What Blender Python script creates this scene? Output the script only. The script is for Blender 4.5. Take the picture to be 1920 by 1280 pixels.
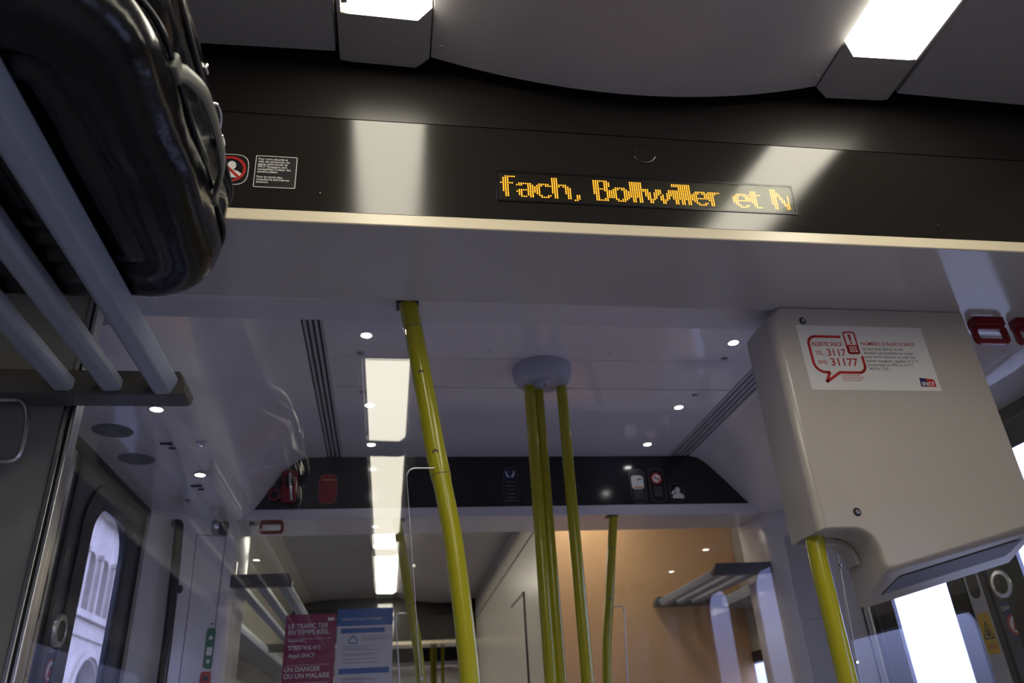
import bpy, math, random
from mathutils import Vector, Matrix
random.seed(7)
scn = bpy.context.scene
for o in list(bpy.data.objects):
    bpy.data.objects.remove(o, do_unlink=True)
EYE = 1.25            # camera height above the floor; all z below are relative to the camera

# ------------------------------------------------------------------ camera
cd = bpy.data.cameras.new('camera'); cam = bpy.data.objects.new('camera', cd); scn.collection.objects.link(cam)
R_ = Vector((0.98812767, -0.14365405, -0.05447214)); U_ = Vector((-0.01934763, -0.46808622, 0.88347097)); F_ = Vector((0.15241184, 0.87192821, 0.46530831))
m = Matrix((R_, U_, -F_)).transposed().to_4x4()
m.translation = Vector((0, 0, EYE)); cam.matrix_world = m
cd.sensor_width = 36; cd.sensor_fit = 'HORIZONTAL'; cd.lens = 27.0; cd.clip_start = 0.02; cd.clip_end = 300
cd.dof.use_dof = True; cd.dof.focus_distance = 1.5; cd.dof.aperture_fstop = 5.2
scn.camera = cam
# ------------------------------------------------------------------ colour management
scn.view_settings.view_transform = 'Standard'; scn.view_settings.look = 'None'
scn.view_settings.gamma = 1; scn.view_settings.exposure = -0.08; scn.view_settings.use_curve_mapping = False
# ------------------------------------------------------------------ world: bluish overcast daylight, brighter on the right
w = bpy.data.worlds.new('world'); scn.world = w; w.use_nodes = True
nt = w.node_tree; nt.nodes.clear()
out = nt.nodes.new('ShaderNodeOutputWorld'); bg = nt.nodes.new('ShaderNodeBackground')
tc = nt.nodes.new('ShaderNodeTexCoord'); sx = nt.nodes.new('ShaderNodeSeparateXYZ')
mr = nt.nodes.new('ShaderNodeMapRange'); cr = nt.nodes.new('ShaderNodeValToRGB')
nt.links.new(tc.outputs['Generated'], sx.inputs[0]); nt.links.new(sx.outputs['X'], mr.inputs['Value'])
mr.inputs['From Min'].default_value = -0.5; mr.inputs['From Max'].default_value = 0.9
mr.inputs['To Min'].default_value = 0.45; mr.inputs['To Max'].default_value = 8.0
nt.links.new(sx.outputs['Z'], cr.inputs[0])
cr.color_ramp.elements[0].position = -0.05; cr.color_ramp.elements[0].color = (.14, .15, .22, 1)
cr.color_ramp.elements[1].position = 0.12; cr.color_ramp.elements[1].color = (.56, .60, 1.0, 1)
nt.links.new(cr.outputs[0], bg.inputs['Color']); nt.links.new(mr.outputs[0], bg.inputs['Strength'])
nt.links.new(bg.outputs[0], out.inputs[0])
LAMP = 11.5           # radiance of the ceiling light diffusers
SPOT = 30.0            # radiance of the small downlights

# ------------------------------------------------------------------ materials
def mat(name, col, rough=.5, metal=0., spec=.5, coat=0., noise=0., nscale=8., bump=0., bscale=200., emit=None, est=0.):
    M = bpy.data.materials.new(name); M.use_nodes = True
    t = M.node_tree; b = t.nodes['Principled BSDF']
    b.inputs['Base Color'].default_value = (*col, 1); b.inputs['Roughness'].default_value = rough
    b.inputs['Metallic'].default_value = metal; b.inputs['Specular IOR Level'].default_value = spec
    b.inputs['Coat Weight'].default_value = coat; b.inputs['Coat Roughness'].default_value = .04
    if emit:
        b.inputs['Emission Color'].default_value = (*emit, 1); b.inputs['Emission Strength'].default_value = est
    if noise or bump:
        tcn = t.nodes.new('ShaderNodeTexCoord')
        if noise:
            n = t.nodes.new('ShaderNodeTexNoise'); n.inputs['Scale'].default_value = nscale; n.inputs['Detail'].default_value = 5
            r = t.nodes.new('ShaderNodeValToRGB')
            r.color_ramp.elements[0].position = .3; r.color_ramp.elements[1].position = .7
            r.color_ramp.elements[0].color = (*[c*(1-noise) for c in col], 1); r.color_ramp.elements[1].color = (*[min(1, c*(1+noise)) for c in col], 1)
            t.links.new(tcn.outputs['Object'], n.inputs['Vector']); t.links.new(n.outputs['Fac'], r.inputs[0]); t.links.new(r.outputs[0], b.inputs['Base Color'])
        if bump:
            n2 = t.nodes.new('ShaderNodeTexNoise'); n2.inputs['Scale'].default_value = bscale; n2.inputs['Detail'].default_value = 3
            bp = t.nodes.new('ShaderNodeBump'); bp.inputs['Strength'].default_value = bump; bp.inputs['Distance'].default_value = .002
            t.links.new(tcn.outputs['Object'], n2.inputs['Vector']); t.links.new(n2.outputs['Fac'], bp.inputs['Height']); t.links.new(bp.outputs[0], b.inputs['Normal'])
    return M
def emis(name, col, s):
    M = bpy.data.materials.new(name); M.use_nodes = True; t = M.node_tree; t.nodes.clear()
    o = t.nodes.new('ShaderNodeOutputMaterial'); e = t.nodes.new('ShaderNodeEmission')
    e.inputs[0].default_value = (*col, 1); e.inputs[1].default_value = s; t.links.new(e.outputs[0], o.inputs[0]); return M
def glass(name, tint=(.97, .98, .98), ior=1.5, rough=0.):
    M = bpy.data.materials.new(name); M.use_nodes = True; t = M.node_tree; t.nodes.clear()
    o = t.nodes.new('ShaderNodeOutputMaterial'); mx = t.nodes.new('ShaderNodeMixShader'); f = t.nodes.new('ShaderNodeFresnel')
    # same reflectance on both faces of a pane: the backface would otherwise be read as glass-to-air
    ge = t.nodes.new('ShaderNodeNewGeometry'); mi = t.nodes.new('ShaderNodeMapRange')
    mi.inputs['To Min'].default_value = ior; mi.inputs['To Max'].default_value = 1/ior
    t.links.new(ge.outputs['Backfacing'], mi.inputs['Value']); t.links.new(mi.outputs[0], f.inputs['IOR'])
    tr = t.nodes.new('ShaderNodeBsdfTransparent'); tr.inputs[0].default_value = (*tint, 1)
    g = t.nodes.new('ShaderNodeBsdfGlossy'); g.inputs['Roughness'].default_value = rough; g.inputs[0].default_value = (1, 1, 1, 1)
    t.links.new(f.outputs[0], mx.inputs[0]); t.links.new(tr.outputs[0], mx.inputs[1]); t.links.new(g.outputs[0], mx.inputs[2]); t.links.new(mx.outputs[0], o.inputs[0])
    return M
M = dict(
 ceil=mat('saloon ceiling laminate', (.33, .32, .33), .55, noise=.03),
 dome=mat('saloon ceiling duct panel', (.42, .40, .41), .42, noise=.03),
 block=mat('lamp end block', (.34, .32, .31), .38, noise=.03),
 gap=mat('dark rubber gap', (.012, .011, .011), .6, noise=.2),
 dark=mat('dark brown grey panel', (.016, .014, .012), .13, spec=.6, noise=.05, bump=.02, bscale=900),
 darkup=mat('dark brown grey upper panel', (.014, .012, .011), .34, spec=.35, noise=.05),
 dark2=mat('matt dark panel', (.018, .017, .017), .5, noise=.05),
 darkfar=mat('black bulkhead panel', (.014, .014, .017), .12, noise=.05),
 cream=mat('cream lacquered edge', (.72, .64, .48), .35, noise=.02),
 white=mat('white gloss panel', (.76, .72, .74), .10, noise=.03, nscale=3, coat=.4),
 white2=mat('white satin panel', (.66, .63, .66), .18, noise=.03, nscale=3),
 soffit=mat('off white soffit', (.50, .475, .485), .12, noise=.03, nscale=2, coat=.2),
 wallg=mat('grey wall panel', (.26, .255, .25), .45, noise=.03),
 post=mat('grey post', (.46, .45, .47), .3, noise=.03),
 beige=mat('beige laminate', (.46, .43, .38), .28, noise=.04, nscale=4),
 tan=mat('tan laminate', (.80, .50, .27), .22, noise=.05, nscale=4),
 yellow=mat('yellow green lacquer', (.40, .375, .010), .2, noise=.012, nscale=30, coat=.15),
 alu=mat('aluminium', (.62, .63, .66), .28, metal=1., noise=.05),
 steel=mat('brushed steel', (.36, .36, .38), .3, metal=.9, noise=.12, nscale=40),
 chrome=mat('chrome', (.8, .8, .82), .1, metal=1., noise=.02),
 rack=mat('rack grey lacquer', (.30, .34, .42), .35, noise=.04),
 rackb=mat('rack bracket', (.075, .07, .068), .35, noise=.06),
 hub=mat('blue grey hub', (.42, .43, .52), .3, noise=.03),
 black=mat('black rubber', (.012, .012, .014), .45, noise=.1),
 blackg=mat('black gloss', (.006, .006, .010), .22, noise=.1),
 case=mat('black patent suitcase', (.0035, .0035, .006), .19, spec=.45, noise=.2, bump=.8, bscale=28, coat=.0),
 handle=mat('grey handle strap', (.10, .10, .09), .4, noise=.1),
 box=mat('warm grey housing', (.48, .44, .40), .22, noise=.02, bump=.03, bscale=1500),
 red=mat('red plastic', (.24, .010, .018), .25, noise=.05),
 redp=mat('red print', (.46, .018, .015), .4, noise=.02),
 whitep=mat('white print', (.75, .74, .72), .5, noise=.02),
 greyp=mat('grey print', (.11, .11, .12), .5, noise=.05),
 textp=mat('dark print', (.09, .09, .10), .5, noise=.05),
 paper=mat('white sticker paper', (.68, .67, .66), .4, noise=.02),
 blackp=mat('black print', (.006, .006, .007), .35, noise=.1),
 bluep=mat('blue print', (.008, .11, .38), .4, noise=.04),
 navy=mat('navy print', (.015, .018, .11), .35, noise=.04),
 magenta=mat('magenta print', (.27, .015, .095), .4, noise=.04),
 green=mat('green print', (.04, .17, .085), .4, noise=.04),
 yellowp=mat('yellow print', (.62, .42, .05), .4, noise=.04),
 orangep=mat('orange print', (.55, .25, .06), .4, noise=.04),
 posterw=mat('poster paper', (.62, .60, .68), .45, noise=.02),
 lamp=emis('lamp diffuser', (1., .93, .76), LAMP),
 spot=emis('downlight lens', (1., .97, .92), SPOT),
 led=emis('amber led', (1., .30, .01), 3.0),
 ledcore=emis('amber led core', (1., .55, .08), 5.0),
 glass=glass('clear glass'), wglass=glass('window glass', (.85, .88, .95)), cover=glass('display glass', (.88, .90, .86), 1.28, .11),
 floor=mat('speckled grey floor', (.26, .24, .24), .5, noise=.25, nscale=120),
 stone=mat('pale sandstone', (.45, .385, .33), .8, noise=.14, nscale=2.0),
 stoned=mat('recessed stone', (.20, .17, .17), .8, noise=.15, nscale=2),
 paving=mat('platform paving', (.25, .25, .26), .8, noise=.2, nscale=3),
 seal=mat('door seal', (.008, .008, .010), .5, noise=.1),
 door=mat('dark steel door leaf', (.085, .085, .10), .26, metal=.5, noise=.08, nscale=12),
 grille=mat('grille slats', (.26, .26, .34), .4, noise=.05),
)

# ------------------------------------------------------------------ mesh builder
class MB:
    def __init__(s): s.v = []; s.f = []
    def add(s, vs, fs):
        b = len(s.v); s.v += [tuple(v) for v in vs]; s.f += [tuple(i+b for i in f) for f in fs]; return s
    def box(s, x0, x1, y0, y1, z0, z1):
        return s.add([(x, y, z) for x in (x0, x1) for y in (y0, y1) for z in (z0, z1)],
                     [(0, 1, 3, 2), (4, 6, 7, 5), (0, 4, 5, 1), (2, 3, 7, 6), (0, 2, 6, 4), (1, 5, 7, 3)])
    def prism(s, pts, fr, h0, h1):
        """2D polygon pts in frame fr=(o,ux,uy,n) extruded from h0 to h1 along n"""
        o, ux, uy, n = fr; k = len(pts)
        vs = [o+ux*a+uy*b+n*h0 for a, b in pts]+[o+ux*a+uy*b+n*h1 for a, b in pts]
        return s.add(vs, [tuple(range(k))[::-1], tuple(range(k, 2*k))]+[(i, (i+1) % k, (i+1) % k+k, i+k) for i in range(k)])
    def ring(s, outer, inner, fr, h0, h1):
        o, ux, uy, n = fr; k = len(outer)
        P = lambda q, h: [o+ux*a+uy*b+n*h for a, b in q]
        vs = P(outer, h0)+P(inner, h0)+P(outer, h1)+P(inner, h1); fs = []
        for i in range(k):
            j = (i+1) % k
            fs += [(i, i+k, j+k, j), (i+2*k, j+2*k, j+3*k, i+3*k), (i, j, j+2*k, i+2*k), (i+k, i+3*k, j+3*k, j+k)]
        return s.add(vs, fs)
    def profile_x(s, prof, x0, x1):       # closed YZ profile along X
        return s.prism(prof, (Vector((0, 0, 0)), Vector((0, 1, 0)), Vector((0, 0, 1)), Vector((1, 0, 0))), x0, x1)
    def profile_y(s, prof, y0, y1):       # closed XZ profile along Y
        return s.prism(prof, (Vector((0, 0, 0)), Vector((1, 0, 0)), Vector((0, 0, 1)), Vector((0, 1, 0))), y0, y1)
    def tube(s, path, r, n=16, cap=True):
        path = [Vector(p) for p in path]; rs = r if isinstance(r, (list, tuple)) else [r]*len(path)
        rings = []; up = None
        for i, p in enumerate(path):
            d = (path[min(i+1, len(path)-1)]-path[max(i-1, 0)]).normalized()
            if up is None: up = d.orthogonal().normalized()
            a = (up-d*up.dot(d)).normalized(); up = a; b = d.cross(a)
            rings.append([p+(a*math.cos(2*math.pi*k/n)+b*math.sin(2*math.pi*k/n))*rs[i] for k in range(n)])
        vs = [v for q in rings for v in q]; fs = []
        for i in range(len(path)-1):
            for k in range(n):
                fs.append((i*n+k, i*n+(k+1) % n, (i+1)*n+(k+1) % n, (i+1)*n+k))
        if cap: fs += [tuple(range(n))[::-1], tuple(range((len(path)-1)*n, len(path)*n))]
        return s.add(vs, fs)
    def lathe(s, c, axis, prof, n=32):    # prof: (radius, height along axis)
        axis = Vector(axis).normalized(); a = axis.orthogonal().normalized(); b = axis.cross(a); c = Vector(c)
        vs = [c+axis*h+(a*math.cos(2*math.pi*k/n)+b*math.sin(2*math.pi*k/n))*r for r, h in prof for k in range(n)]
        fs = [(i*n+k, i*n+(k+1) % n, (i+1)*n+(k+1) % n, (i+1)*n+k) for i in range(len(prof)-1) for k in range(n)]
        fs += [tuple(range(n))[::-1], tuple(range((len(prof)-1)*n, len(prof)*n))]
        return s.add(vs, fs)
    def sheet(s, rows):                   # grid of points
        k = len(rows[0]); vs = [p for r in rows for p in r]
        return s.add(vs, [(i*k+j, i*k+j+1, (i+1)*k+j+1, (i+1)*k+j) for i in range(len(rows)-1) for j in range(k-1)])

def setp(o, label=None, cat=None, group=None, kind=None):
    if label: o['label'] = label
    if cat: o['category'] = cat
    if group: o['group'] = group
    if kind: o['kind'] = kind
def world_loc(o):
    p = Vector((0, 0, 0))
    while o is not None: p += o.location; o = o.parent
    return p
def link_mesh(name, me, material, parent=None):
    o = bpy.data.objects.new(name, me); scn.collection.objects.link(o)
    if material: me.materials.append(material)
    if parent is None:
        xs = [v.co for v in me.vertices]
        lo = Vector([min(c[i] for c in xs) for i in range(3)]); hi = Vector([max(c[i] for c in xs) for i in range(3)])
        c = Vector(((lo.x+hi.x)/2, (lo.y+hi.y)/2, lo.z)); me.transform(Matrix.Translation(-c)); o.location = c
    else:
        me.transform(Matrix.Translation(-world_loc(parent))); o.parent = parent
    return o
def build(name, mb, material, parent=None, bevel=0., seg=2, smooth=30, **kw):
    me = bpy.data.meshes.new(name); me.from_pydata(mb.v, [], mb.f); me.update()
    import bmesh
    b = bmesh.new(); b.from_mesh(me); bmesh.ops.remove_doubles(b, verts=b.verts, dist=1e-6); bmesh.ops.recalc_face_normals(b, faces=b.faces); b.to_mesh(me); b.free()
    if smooth:
        me.polygons.foreach_set('use_smooth', [True]*len(me.polygons)); me.set_sharp_from_angle(angle=math.radians(smooth))
    o = link_mesh(name, me, material, parent)
    if bevel:
        d = o.modifiers.new('bevel', 'BEVEL'); d.width = bevel; d.segments = seg; d.limit_method = 'ANGLE'; d.angle_limit = math.radians(35); d.harden_normals = False
    setp(o, **kw); return o
def thing(name, loc, label, cat, group=None):
    o = bpy.data.objects.new(name, None); scn.collection.objects.link(o); o.location = loc; o.empty_display_size = .05
    setp(o, label, cat, group); return o
def frame(o, ux=(1, 0, 0), uy=(0, 0, 1), n=None):
    o, ux, uy = Vector(o), Vector(ux).normalized(), Vector(uy).normalized()
    return (o, ux, uy, Vector(n).normalized() if n else ux.cross(uy))
def rrect(x0, x1, y0, y1, r, n=6):
    P = []
    for cx, cy, a0 in ((x1-r, y1-r, 0), (x0+r, y1-r, 90), (x0+r, y0+r, 180), (x1-r, y0+r, 270)):
        for k in range(n+1):
            a = math.radians(a0+90*k/n); P.append((cx+r*math.cos(a), cy+r*math.sin(a)))
    return P
def circ(cx, cy, r, n=28, ry=None):
    return [(cx+r*math.cos(2*math.pi*k/n), cy+(ry or r)*math.sin(2*math.pi*k/n)) for k in range(n)]
def inset(P, d):
    cx = (min(p[0] for p in P)+max(p[0] for p in P))/2; cy = (min(p[1] for p in P)+max(p[1] for p in P))/2
    wx = max(p[0] for p in P)-cx; wy = max(p[1] for p in P)-cy
    return [(cx+(x-cx)*(wx-d)/wx, cy+(y-cy)*(wy-d)/wy) for x, y in P]
dg_scene = bpy.context.view_layer
def text(name, body, size, fr, x, y, h, material, parent, align='LEFT', bold=0., sx=1., space=1., **kw):
    cu = bpy.data.curves.new(name, 'FONT'); cu.body = body; cu.size = size; cu.align_x = align; cu.offset = bold; cu.space_character = space
    cu.resolution_u = 3; cu.extrude = .0001
    t = bpy.data.objects.new(name, cu); scn.collection.objects.link(t)
    bpy.context.view_layer.update(); dg = bpy.context.evaluated_depsgraph_get()
    me = bpy.data.meshes.new_from_object(t.evaluated_get(dg)); bpy.data.objects.remove(t, do_unlink=True)
    o, ux, uy, n = fr
    mt = Matrix((ux, uy, n)).transposed().to_4x4(); mt.translation = o+ux*x+uy*y+n*h
    me.transform(mt @ Matrix.Diagonal((sx, 1, 1, 1))); me.materials.clear(); me.name = name
    ob = link_mesh(name, me, material, parent); setp(ob, **kw); return ob

# ================================================================== THE SETTING
XL, XR, ZF, ZC, ZV, ZB, ZT = -.87, 1.85, -EYE, 1.245, 1.10, .84, 1.34
V = Vector
def wall_open(mb, x0, x1, Y0, Y1, z0, z1, ops):
    """wall slab with rectangular openings (ya,yb,za,zb)"""
    y = Y0
    for ya, yb, za, zb in sorted(ops):
        if ya > y: mb.box(x0, x1, y, ya, z0, z1)
        if za > z0: mb.box(x0, x1, ya, yb, z0, za)
        if zb < z1: mb.box(x0, x1, ya, yb, zb, z1)
        y = yb
    if y < Y1: mb.box(x0, x1, y, Y1, z0, z1)
    return mb
YN, YE = -4.2, 14.6
build('floor', MB().box(XL-.06, XR+.06, YN, YE, ZF-.05, ZF), M['floor'], kind='structure')
SALOONS = ((YN, 1.40), (3.13, 7.55), (9.28, YE))
WINS = {0: [(-3.8, -2.5), (-2.2, -.9), (-.55, .75)], 1: [(3.75, 5.05), (5.45, 6.9)], 2: [(10., 11.3), (11.8, 13.1)]}
wn = 0
for side, xa, xb in (('left', XL-.06, XL), ('right', XR, XR+.06)):
    for i, (a, b) in enumerate(SALOONS):
        ops = [(p, q, -.42, .36) for p, q in WINS[i]]
        build('wall_'+side, wall_open(MB(), xa, xb, a, b, ZF, ZT, ops), M['beige'] if i else M['wallg'], kind='structure')
        for p, q in WINS[i]:
            wn += 1
            t = thing('window_%d' % wn, ((xa+xb)/2, (p+q)/2, -.42), None, None); t['kind'] = 'structure'
            fr = frame((xb if side == 'left' else xa, 0, 0), (0, 1, 0), (0, 0, 1), (1, 0, 0))
            h = (-.05, .006) if side == 'left' else (-.006, .05)
            build('window_frame', MB().ring(rrect(p, q, -.42, .36, .001), rrect(p+.05, q-.05, -.37, .31, .06), fr, *h), M['black'], t)
            build('window_pane', MB().prism(rrect(p+.045, q-.045, -.375, .315, .06), fr, h[0]+.02, h[0]+.026), M['wglass'], t)

def saloon_ceiling(a, b, xr_open=True):
    # side panels, slightly falling to the wall, and the bulging centre duct panel
    for sgn in (0, 1):
        pts = [(-.126, 1.247), (-.50, 1.238), (-.66, 1.226), (-.66, ZT), (-.126, ZT)]
        if sgn: pts = [(.98-x if x > XL else XR, z) for x, z in pts]
        build('ceiling', MB().profile_y(pts, a, b), M['ceil'], smooth=40, kind='structure')
        pts = [(-.662, 1.226), (-.74, 1.208), (-.81, 1.17), (-.85, 1.11), (XL, 1.02), (XL, ZT), (-.662, ZT)]
        if sgn: pts = [(.98-x if x > XL else XR, z) for x, z in pts]
        build('ceiling', MB().profile_y(pts, a, b), M['beige'], smooth=40, kind='structure')
    n = 24; lo = []
    for k in range(n+1):
        x = .064+(.909-.064)*k/n; u = (x-.4865)/.4225; lo.append((x, 1.250-.066*(1-u*u)))
    build('ceiling', MB().profile_y(lo+[(.909, ZT), (.064, ZT)], a, b), M['dome'], smooth=40, kind='structure')
    build('ceiling', MB().box(-.13, .07, a, b, 1.275, 1.29).box(.90, 1.11, a, b, 1.275, 1.29), M['gap'], kind='structure')
saloon_ceiling(YN, 1.118)
saloon_ceiling(3.372, 7.268)
saloon_ceiling(9.522, YE)

def lamp(side, lit, blocks, label, group='strip lights along the saloon ceiling'):
    fx = (lambda x: x) if side == 'l' else (lambda x: .974-x)
    y0, y1 = lit
    t = thing('ceiling_light', (fx(-.03), (y0+y1)/2, 1.24), label, 'light', group)
    prof = [(-.098, 1.240), (.034, 1.236), (.060, 1.249), (.060, 1.268), (-.098, 1.268)]
    P = [(fx(x), z) for x, z in prof]
    mb = MB(); c = .03; lo = len(P)
    # clipped corner at both ends on the aisle side
    ring = lambda y, sh: [(x, y+(sh if i in (2, 3) else 0), z) for i, (x, z) in enumerate(P)]
    vs = ring(y0, .022)+ring(y1, -.022)
    mb.add(vs, [tuple(range(lo))[::-1], tuple(range(lo, 2*lo))]+[(i, (i+1) % lo, (i+1) % lo+lo, i+lo) for i in range(lo)])
    build('diffuser', mb, M['lamp'], t, smooth=0)
    bm = MB()
    for a, b in blocks:
        bp = [(-.118, 1.244), (-.10, 1.240), (.034, 1.236), (.061, 1.249), (.061, 1.268), (-.118, 1.268)]
        vs = [(fx(x), a+(-.0215 if i in (3, 4) and a > y0 else 0), z) for i, (x, z) in enumerate(bp)]+[(fx(x), b+(-.015 if i in (3, 4) else 0), z) for i, (x, z) in enumerate(bp)]
        k = len(bp); m2 = MB().add(vs, [tuple(range(k))[::-1], tuple(range(k, 2*k))]+[(i, (i+1) % k, (i+1) % k+k, i+k) for i in range(k)])
        build('end_cover', m2, M['block'], t)
    hb = MB().profile_y([(fx(x), z) for x, z in ((-.118, 1.2425), (-.111, 1.2400), (-.111, 1.266), (-.118, 1.266))], y0, y1)
    build('edge_trim', hb, M['white2'], t)
    return t
side_word = {'l': 'left', 'r': 'right'}
for s_ in 'lr':
    W = 'left' if s_ == 'l' else 'right'
    lamp(s_, (-.464, 1.020), [(1.0205, 1.136)], 'lit ceiling strip light nearest the display panel, on the %s side' % W)
    lamp(s_, (-2.158, -.674), [(-.6735, -.4645)], 'lit strip light behind the camera, second on the %s side' % W)
    lamp(s_, (-3.85, -2.37), [(-2.3695, -2.1585)], 'lit strip light farthest behind the camera on the %s side' % W)
lamp('l', (3.50, 5.36), [(5.3605, 5.599)], 'lit strip light just beyond the far bulkhead, left of the second yellow pole')
lamp('l', (5.60, 7.04), [(7.0405, 7.27)], 'longer looking lit strip light above the blue poster, in the next saloon')
lamp('r', (3.45, 3.93), [(3.9305, 3.99)], 'short strip light that warms the tan wall in the next saloon')
for s_ in 'lr':
    lamp(s_, (9.7, 11.5), [(11.5005, 11.6)], 'distant strip light in the third saloon on the %s' % side_word[s_])
    lamp(s_, (11.7, 13.6), [(13.6005, 13.7)], 'most distant strip light in the third saloon on the %s' % side_word[s_])

def bulkhead(d):
    Y = lambda p: [(a+d, b) for a, b in p]
    build('wall_front', MB().profile_x(Y([(1.1480, .8715), (1.1368, 1.0845), (1.16, 1.0845), (1.19, .8715)]), XL, XR), M['dark'], kind='structure')
    build('wall_front', MB().profile_x(Y([(1.1372, 1.0870), (1.1400, 1.16), (1.1600, 1.30), (1.18, 1.30), (1.17, 1.0870)]), XL, XR), M['darkup'], kind='structure')
    build('trim_1' if d == 0 else 'trim_2', MB().profile_x(Y([(1.1420, .8400), (1.1400, .8420), (1.1475, .8708), (1.19, .8705), (1.19, .8405)]), XL, XR), M['cream'], bevel=.002, kind='structure')
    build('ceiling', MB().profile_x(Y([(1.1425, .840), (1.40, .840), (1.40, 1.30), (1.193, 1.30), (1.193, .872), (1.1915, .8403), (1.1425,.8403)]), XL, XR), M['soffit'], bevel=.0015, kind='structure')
    build('ceiling', MB().box(XL, XR, 1.4005+d, 1.530+d, .8615, ZT), M['white2'], kind='structure')
bulkhead(0); bulkhead(6.15)

COVE = [(-.262, 1.100), (-.34, 1.098), (-.375, 1.088), (-.41, 1.058), (-.455, .995), (-.50, .930), (-.54, .872), (-.575, .846), (-.62, .833), (-.68, .830), (XL, .830)]
COVER = [(1.311, 1.100), (1.345, 1.094), (1.38, 1.072), (1.42, 1.03), (1.47, .975), (1.53, .905), (1.565, .868), (1.60, .845), (1.64, .833), (1.70, .830), (XR, .830)]
def vestibule(d):
    a, b = 1.531+d, 3.112+d
    for y0, y1 in ((a, 1.924+d), (1.9265+d, 2.1795+d), (2.182+d, 2.402+d), (2.407+d, b)):
        build('ceiling', MB().box(-.200, 1.216, y0, y1, ZV, ZV+.018), M['white'], kind='structure')
    bars = MB()
    for x in (-.257, -.241, -.225, -.209): bars.box(x, x+.0085, a, b, ZV+.001, ZV+.02)
    for k in range(4): x = 1.2215+.0215*k; bars.box(x, x+.013, a, b, ZV+.001, ZV+.02)
    build('ceiling', bars, M['post'], kind='structure')
    build('ceiling', MB().box(-.262, 1.312, a, b, ZV+.021, ZV+.03), M['gap'], kind='structure')
    for r in (0, 1):
        pts = list(COVER if r else COVE)
        # close above
        pts = pts+[(pts[-1][0], ZT), (pts[0][0], ZT)]
        build('ceiling', MB().profile_y(pts, a, b), M['white'], smooth=50, kind='structure')
    build('wall_far', MB().box(XL, XR, 3.113+d, 3.14+d, .882, ZV+.04), M['darkfar'], kind='structure')
    build('ceiling', MB().box(XL, XR, 3.105+d, 3.371+d, .840, .8815), M['white2'], bevel=.003, kind='structure')
    build('wall_far', MB().box(XL, XR, 3.142+d, 3.371+d, .882, ZT), M['white2'], kind='structure')
vestibule(0); vestibule(6.15)
# outer walls round the vestibule doors, and jambs of the far opening
for side, xa, xb in (('left', XL-.06, XL), ('right', XR, XR+.06)):
    for d in (0, 6.15):
        mb = MB().box(xa, xb, 1.40+d, 1.575+d, ZF, ZT).box(xa, xb, 2.925+d, 3.13+d, ZF, ZT).box(xa, xb, 1.575+d, 2.925+d, .832, ZT)
        if d: mb.box(xa, xb, 1.575+d, 2.925+d, ZF, .832)
        build('wall_'+side, mb, M['wallg'], kind='structure')
for d in (0, 6.15):
    for r in (0, 1):
        q = lambda x: x if not r else (XR if x == XL else 1.02-x)
        # slanting panel beside the door, rounded into the jamb of the opening
        pts = [(q(XL), 2.925+d), (q(-.868), 2.905+d), (q(-.855), 2.902+d), (q(-.63), 3.070+d), (q(-.60), 3.105+d), (q(-.585), 3.15+d), (q(-.58), 3.371+d), (q(XL), 3.371+d)]
        o = build('wall_'+('right' if r else 'left'), MB().prism(pts, (V((0, 0, 0)), V((1, 0, 0)), V((0, 1, 0)), V((0, 0, 1))), ZF, .8395), M['white2'], smooth=40, kind='structure')
build('wall_end', MB().box(XL, XR, YE, YE+.05, ZF, ZT), M['beige'], kind='structure')
build('wall_back', MB().box(XL, XR, YN-.05, YN, ZF, ZT), M['wallg'], kind='structure')
# partition screen at the left, edge of two metal strips
build('wall_partition', MB().box(XL, -.592, 1.401, 1.425, ZF, .861), M['wallg'], bevel=.003, kind='structure')
build('trim_3', MB().box(-.5915, -.582, 1.396, 1.43, ZF, ZB-.002), M['steel'], bevel=.002, kind='structure')
build('trim_4', MB().box(-.5815, -.578, 1.400, 1.43, ZF, ZB-.002), M['black'], kind='structure')
build('trim_5', MB().box(-.5775, -.571, 1.396, 1.43, ZF, ZB-.002), M['alu'], bevel=.0015, kind='structure')
# roof shell closing the space above the ceilings
build('ceiling', MB().box(XL-.06, XR+.06, YN-.05, YE+.05, ZT+.001, ZT+.03), M['gap'], kind='structure')

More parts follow.
